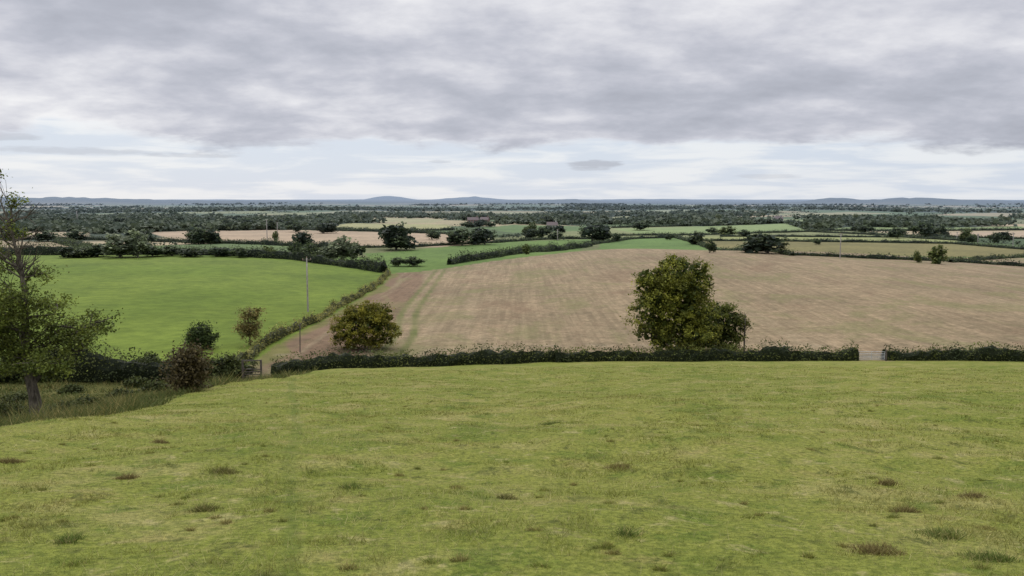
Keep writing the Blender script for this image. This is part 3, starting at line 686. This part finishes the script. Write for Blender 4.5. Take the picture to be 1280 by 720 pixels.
def house(px, row, W, D, Hh, mat, label, rot):
    p = at(px, row); e = empty('farmhouse', p); e.rotation_euler = (0, 0, rot)
    part(e, 'wall', [((0, 0, Hh/2-.3), (W, D, Hh+.6))], mat)
    rh = D*.42; Vr = np.array([[-W/2-.3, -D/2-.35, Hh], [W/2+.3, -D/2-.35, Hh], [W/2+.3, D/2+.35, Hh], [-W/2-.3, D/2+.35, Hh], [-W/2-.3, 0, Hh+rh], [W/2+.3, 0, Hh+rh]])
    Fr = np.array([[0, 1, 5, 4], [2, 3, 4, 5], [3, 2, 1, 0]])
    roof = mk('roof', Vr, Fr, [TILE]); roof.parent = e
    Vg = np.array([[-W/2, -D/2, Hh], [-W/2, D/2, Hh], [-W/2, 0.05, Hh+rh*.97], [-W/2, -0.05, Hh+rh*.97], [W/2, -D/2, Hh], [W/2, D/2, Hh], [W/2, .05, Hh+rh*.97], [W/2, -.05, Hh+rh*.97]])
    gb = mk('gable', Vg, np.array([[0, 1, 2, 3], [5, 4, 7, 6]]), [mat]); gb.parent = e
    part(roof, 'chimney', [((W/2-1, 0, Hh+rh+.3), (.9, .8, 1.8))], mat)
    for i in range(4):
        for z_ in (1.4, Hh-1.1):
            if i == 1 and z_ < 2: continue
            part(e, 'window', [((-W/2+W*(i+.5)/4, -D/2-.003, z_), (1.1, .05, 1.2))], GLASS)
    part(e, 'door', [((-W/2+W*1.5/4, -D/2-.003, 1.0), (1.0, .05, 2.1))], WOOD)
    tag(e, label, 'house'); return e
house(591, 280, 10, 6, 3.8, BRICK, "red brick farmhouse with tiled roof among trees", .2)
house(606, 279.5, 8, 6, 3.6, BRICK, "red brick farm cottage with tiled roof among trees", -.3)
house(690, 287, 8, 6, 3.4, RENDERM, "pale rendered farmhouse beside a dark hedge", .1)
house(972, 278, 9, 6, 3.6, RENDERM, "pale rendered farmhouse far across the plain", .3)

# ------------------------------------------------------------------ world, light, camera
sc = bpy.context.scene
w = bpy.data.worlds.new("World"); sc.world = w; w.use_nodes = True; nt = w.node_tree; nt.nodes.clear()
sun_el, sun_rot = math.radians(42), math.radians(-25)
sky = N(nt, 'ShaderNodeTexSky', sky_type='NISHITA'); sky.sun_disc = False; sky.sun_elevation = sun_el; sky.sun_rotation = sun_rot
bg1 = N(nt, 'ShaderNodeBackground'); nt.links.new(sky.outputs[0], bg1.inputs[0]); bg1.inputs[1].default_value = .09
tc = N(nt, 'ShaderNodeTexCoord'); sep = N(nt, 'ShaderNodeSeparateXYZ'); nt.links.new(tc.outputs['Generated'], sep.inputs[0])
dz = math_(nt, 'MAXIMUM', sep.outputs[2], 0.); den = math_(nt, 'ADD', dz, .24)
cx_ = math_(nt, 'DIVIDE', sep.outputs[0], den); cy_ = math_(nt, 'DIVIDE', sep.outputs[1], den)
cmb = N(nt, 'ShaderNodeCombineXYZ'); nt.links.new(cx_, cmb.inputs[0]); nt.links.new(cy_, cmb.inputs[1]); cv = cmb.outputs[0]
off = N(nt, 'ShaderNodeVectorMath', operation='ADD'); nt.links.new(cv, off.inputs[0]); off.inputs[1].default_value = (11.7, 2.9, 0); cv = off.outputs[0]
n1 = noise(nt, cv, 1.15, 6, .5, .2); n2 = noise(nt, vscale(nt, cv, (1, 1.1, 1)), 3.9, 6, .58, .1)
f = math_(nt, 'ADD', math_(nt, 'MULTIPLY', n1, .56), math_(nt, 'MULTIPLY', n2, .44))
band = math_(nt, 'MULTIPLY', maprange(nt, dz, .055, .085), maprange(nt, dz, .15, .09))
f = math_(nt, 'SUBTRACT', f, math_(nt, 'MULTIPLY', band, .020))
ramp = N(nt, 'ShaderNodeValToRGB'); nt.links.new(f, ramp.inputs[0]); cr = ramp.color_ramp
cr.elements[0].position = .33; cr.elements[0].color = (.42, .44, .505, 1)
cr.elements[1].position = .65; cr.elements[1].color = (.90, .90, .915, 1)
for pos_, c in [(.41, (.485, .505, .575, 1)), (.47, (.56, .575, .645, 1)), (.52, (.65, .66, .72, 1)), (.58, (.76, .765, .81, 1))]:
    e_ = cr.elements.new(pos_); e_.color = c
zen = maprange(nt, dz, .22, 1., 1., 3.1, False)
bg2 = N(nt, 'ShaderNodeBackground'); nt.links.new(ramp.outputs[0], bg2.inputs[0]); nt.links.new(zen, bg2.inputs[1])
# clear pale strip under the cloud sheet near the horizon, with thin streaks and a few small dark cloudlets
edge = math_(nt, 'ADD', dz, math_(nt, 'MULTIPLY', math_(nt, 'SUBTRACT', f, .5), -.10))
cover = maprange(nt, edge, .054, .070)
st = noise(nt, vscale(nt, tc.outputs['Generated'], (7, 7, 60)), 1., 5, .55, .3)
strip = mix(nt, maprange(nt, st, .42, .62), (.66, .73, .85), (.84, .87, .92))
wob = noise(nt, vscale(nt, tc.outputs['Generated'], (40, 40, 240)), 1., 4, .6)
az = math_(nt, 'DIVIDE', sep.outputs[0], math_(nt, 'MAXIMUM', sep.outputs[1], .05))
for (px, row, hw, hh_, st_) in [(742, 206, 32, 5, .8), (735, 212, 26, 2.5, .5), (95, 196, 110, 4, .45), (15, 183, 45, 4, .6), (240, 199, 60, 2.5, .4), (550, 203, 14, 2.5, .4), (960, 222, 40, 3, .3), (330, 184, 60, 3, .4)]:
    ax = math_(nt, 'DIVIDE', math_(nt, 'SUBTRACT', az, (px-640)/F_PX), hw/F_PX)
    ay = math_(nt, 'DIVIDE', math_(nt, 'SUBTRACT', dz, (248-row)/F_PX), hh_/F_PX)
    d2_ = math_(nt, 'ADD', math_(nt, 'MULTIPLY', ax, ax), math_(nt, 'MULTIPLY', ay, ay))
    d2_ = math_(nt, 'ADD', d2_, math_(nt, 'MULTIPLY', math_(nt, 'SUBTRACT', wob, .5), 3.))
    strip = mix(nt, maprange(nt, d2_, 1.5, .2, 0, st_), strip, (.43, .465, .56))
bg3 = N(nt, 'ShaderNodeBackground'); nt.links.new(strip, bg3.inputs[0])
m1 = N(nt, 'ShaderNodeMixShader'); m1.inputs[0].default_value = .88; nt.links.new(bg1.outputs[0], m1.inputs[1]); nt.links.new(bg3.outputs[0], m1.inputs[2])
m2 = N(nt, 'ShaderNodeMixShader'); nt.links.new(cover, m2.inputs[0]); nt.links.new(m1.outputs[0], m2.inputs[1]); nt.links.new(bg2.outputs[0], m2.inputs[2])
ow = N(nt, 'ShaderNodeOutputWorld'); nt.links.new(m2.outputs[0], ow.inputs[0])

sl = bpy.data.lights.new('sun', 'SUN'); sl.energy = 1.3; sl.angle = math.radians(18); sl.color = (1, .94, .84)
so = bpy.data.objects.new('sun', sl); C.objects.link(so)
d = Vector((math.sin(sun_rot)*math.cos(sun_el), math.cos(sun_rot)*math.cos(sun_el), math.sin(sun_el)))
so.rotation_euler = d.to_track_quat('Z', 'Y').to_euler()
cam = bpy.data.cameras.new('camera'); cam.sensor_width = 36; cam.lens = 30; cam.clip_start = .1; cam.clip_end = 40000
co = bpy.data.objects.new('camera', cam); C.objects.link(co); co.location = (0, 0, CAMZ); co.rotation_euler = (math.radians(90)-PITCH, 0, 0)
sc.camera = co
sc.view_settings.view_transform = 'Standard'; sc.view_settings.look = 'None'; sc.view_settings.exposure = 0
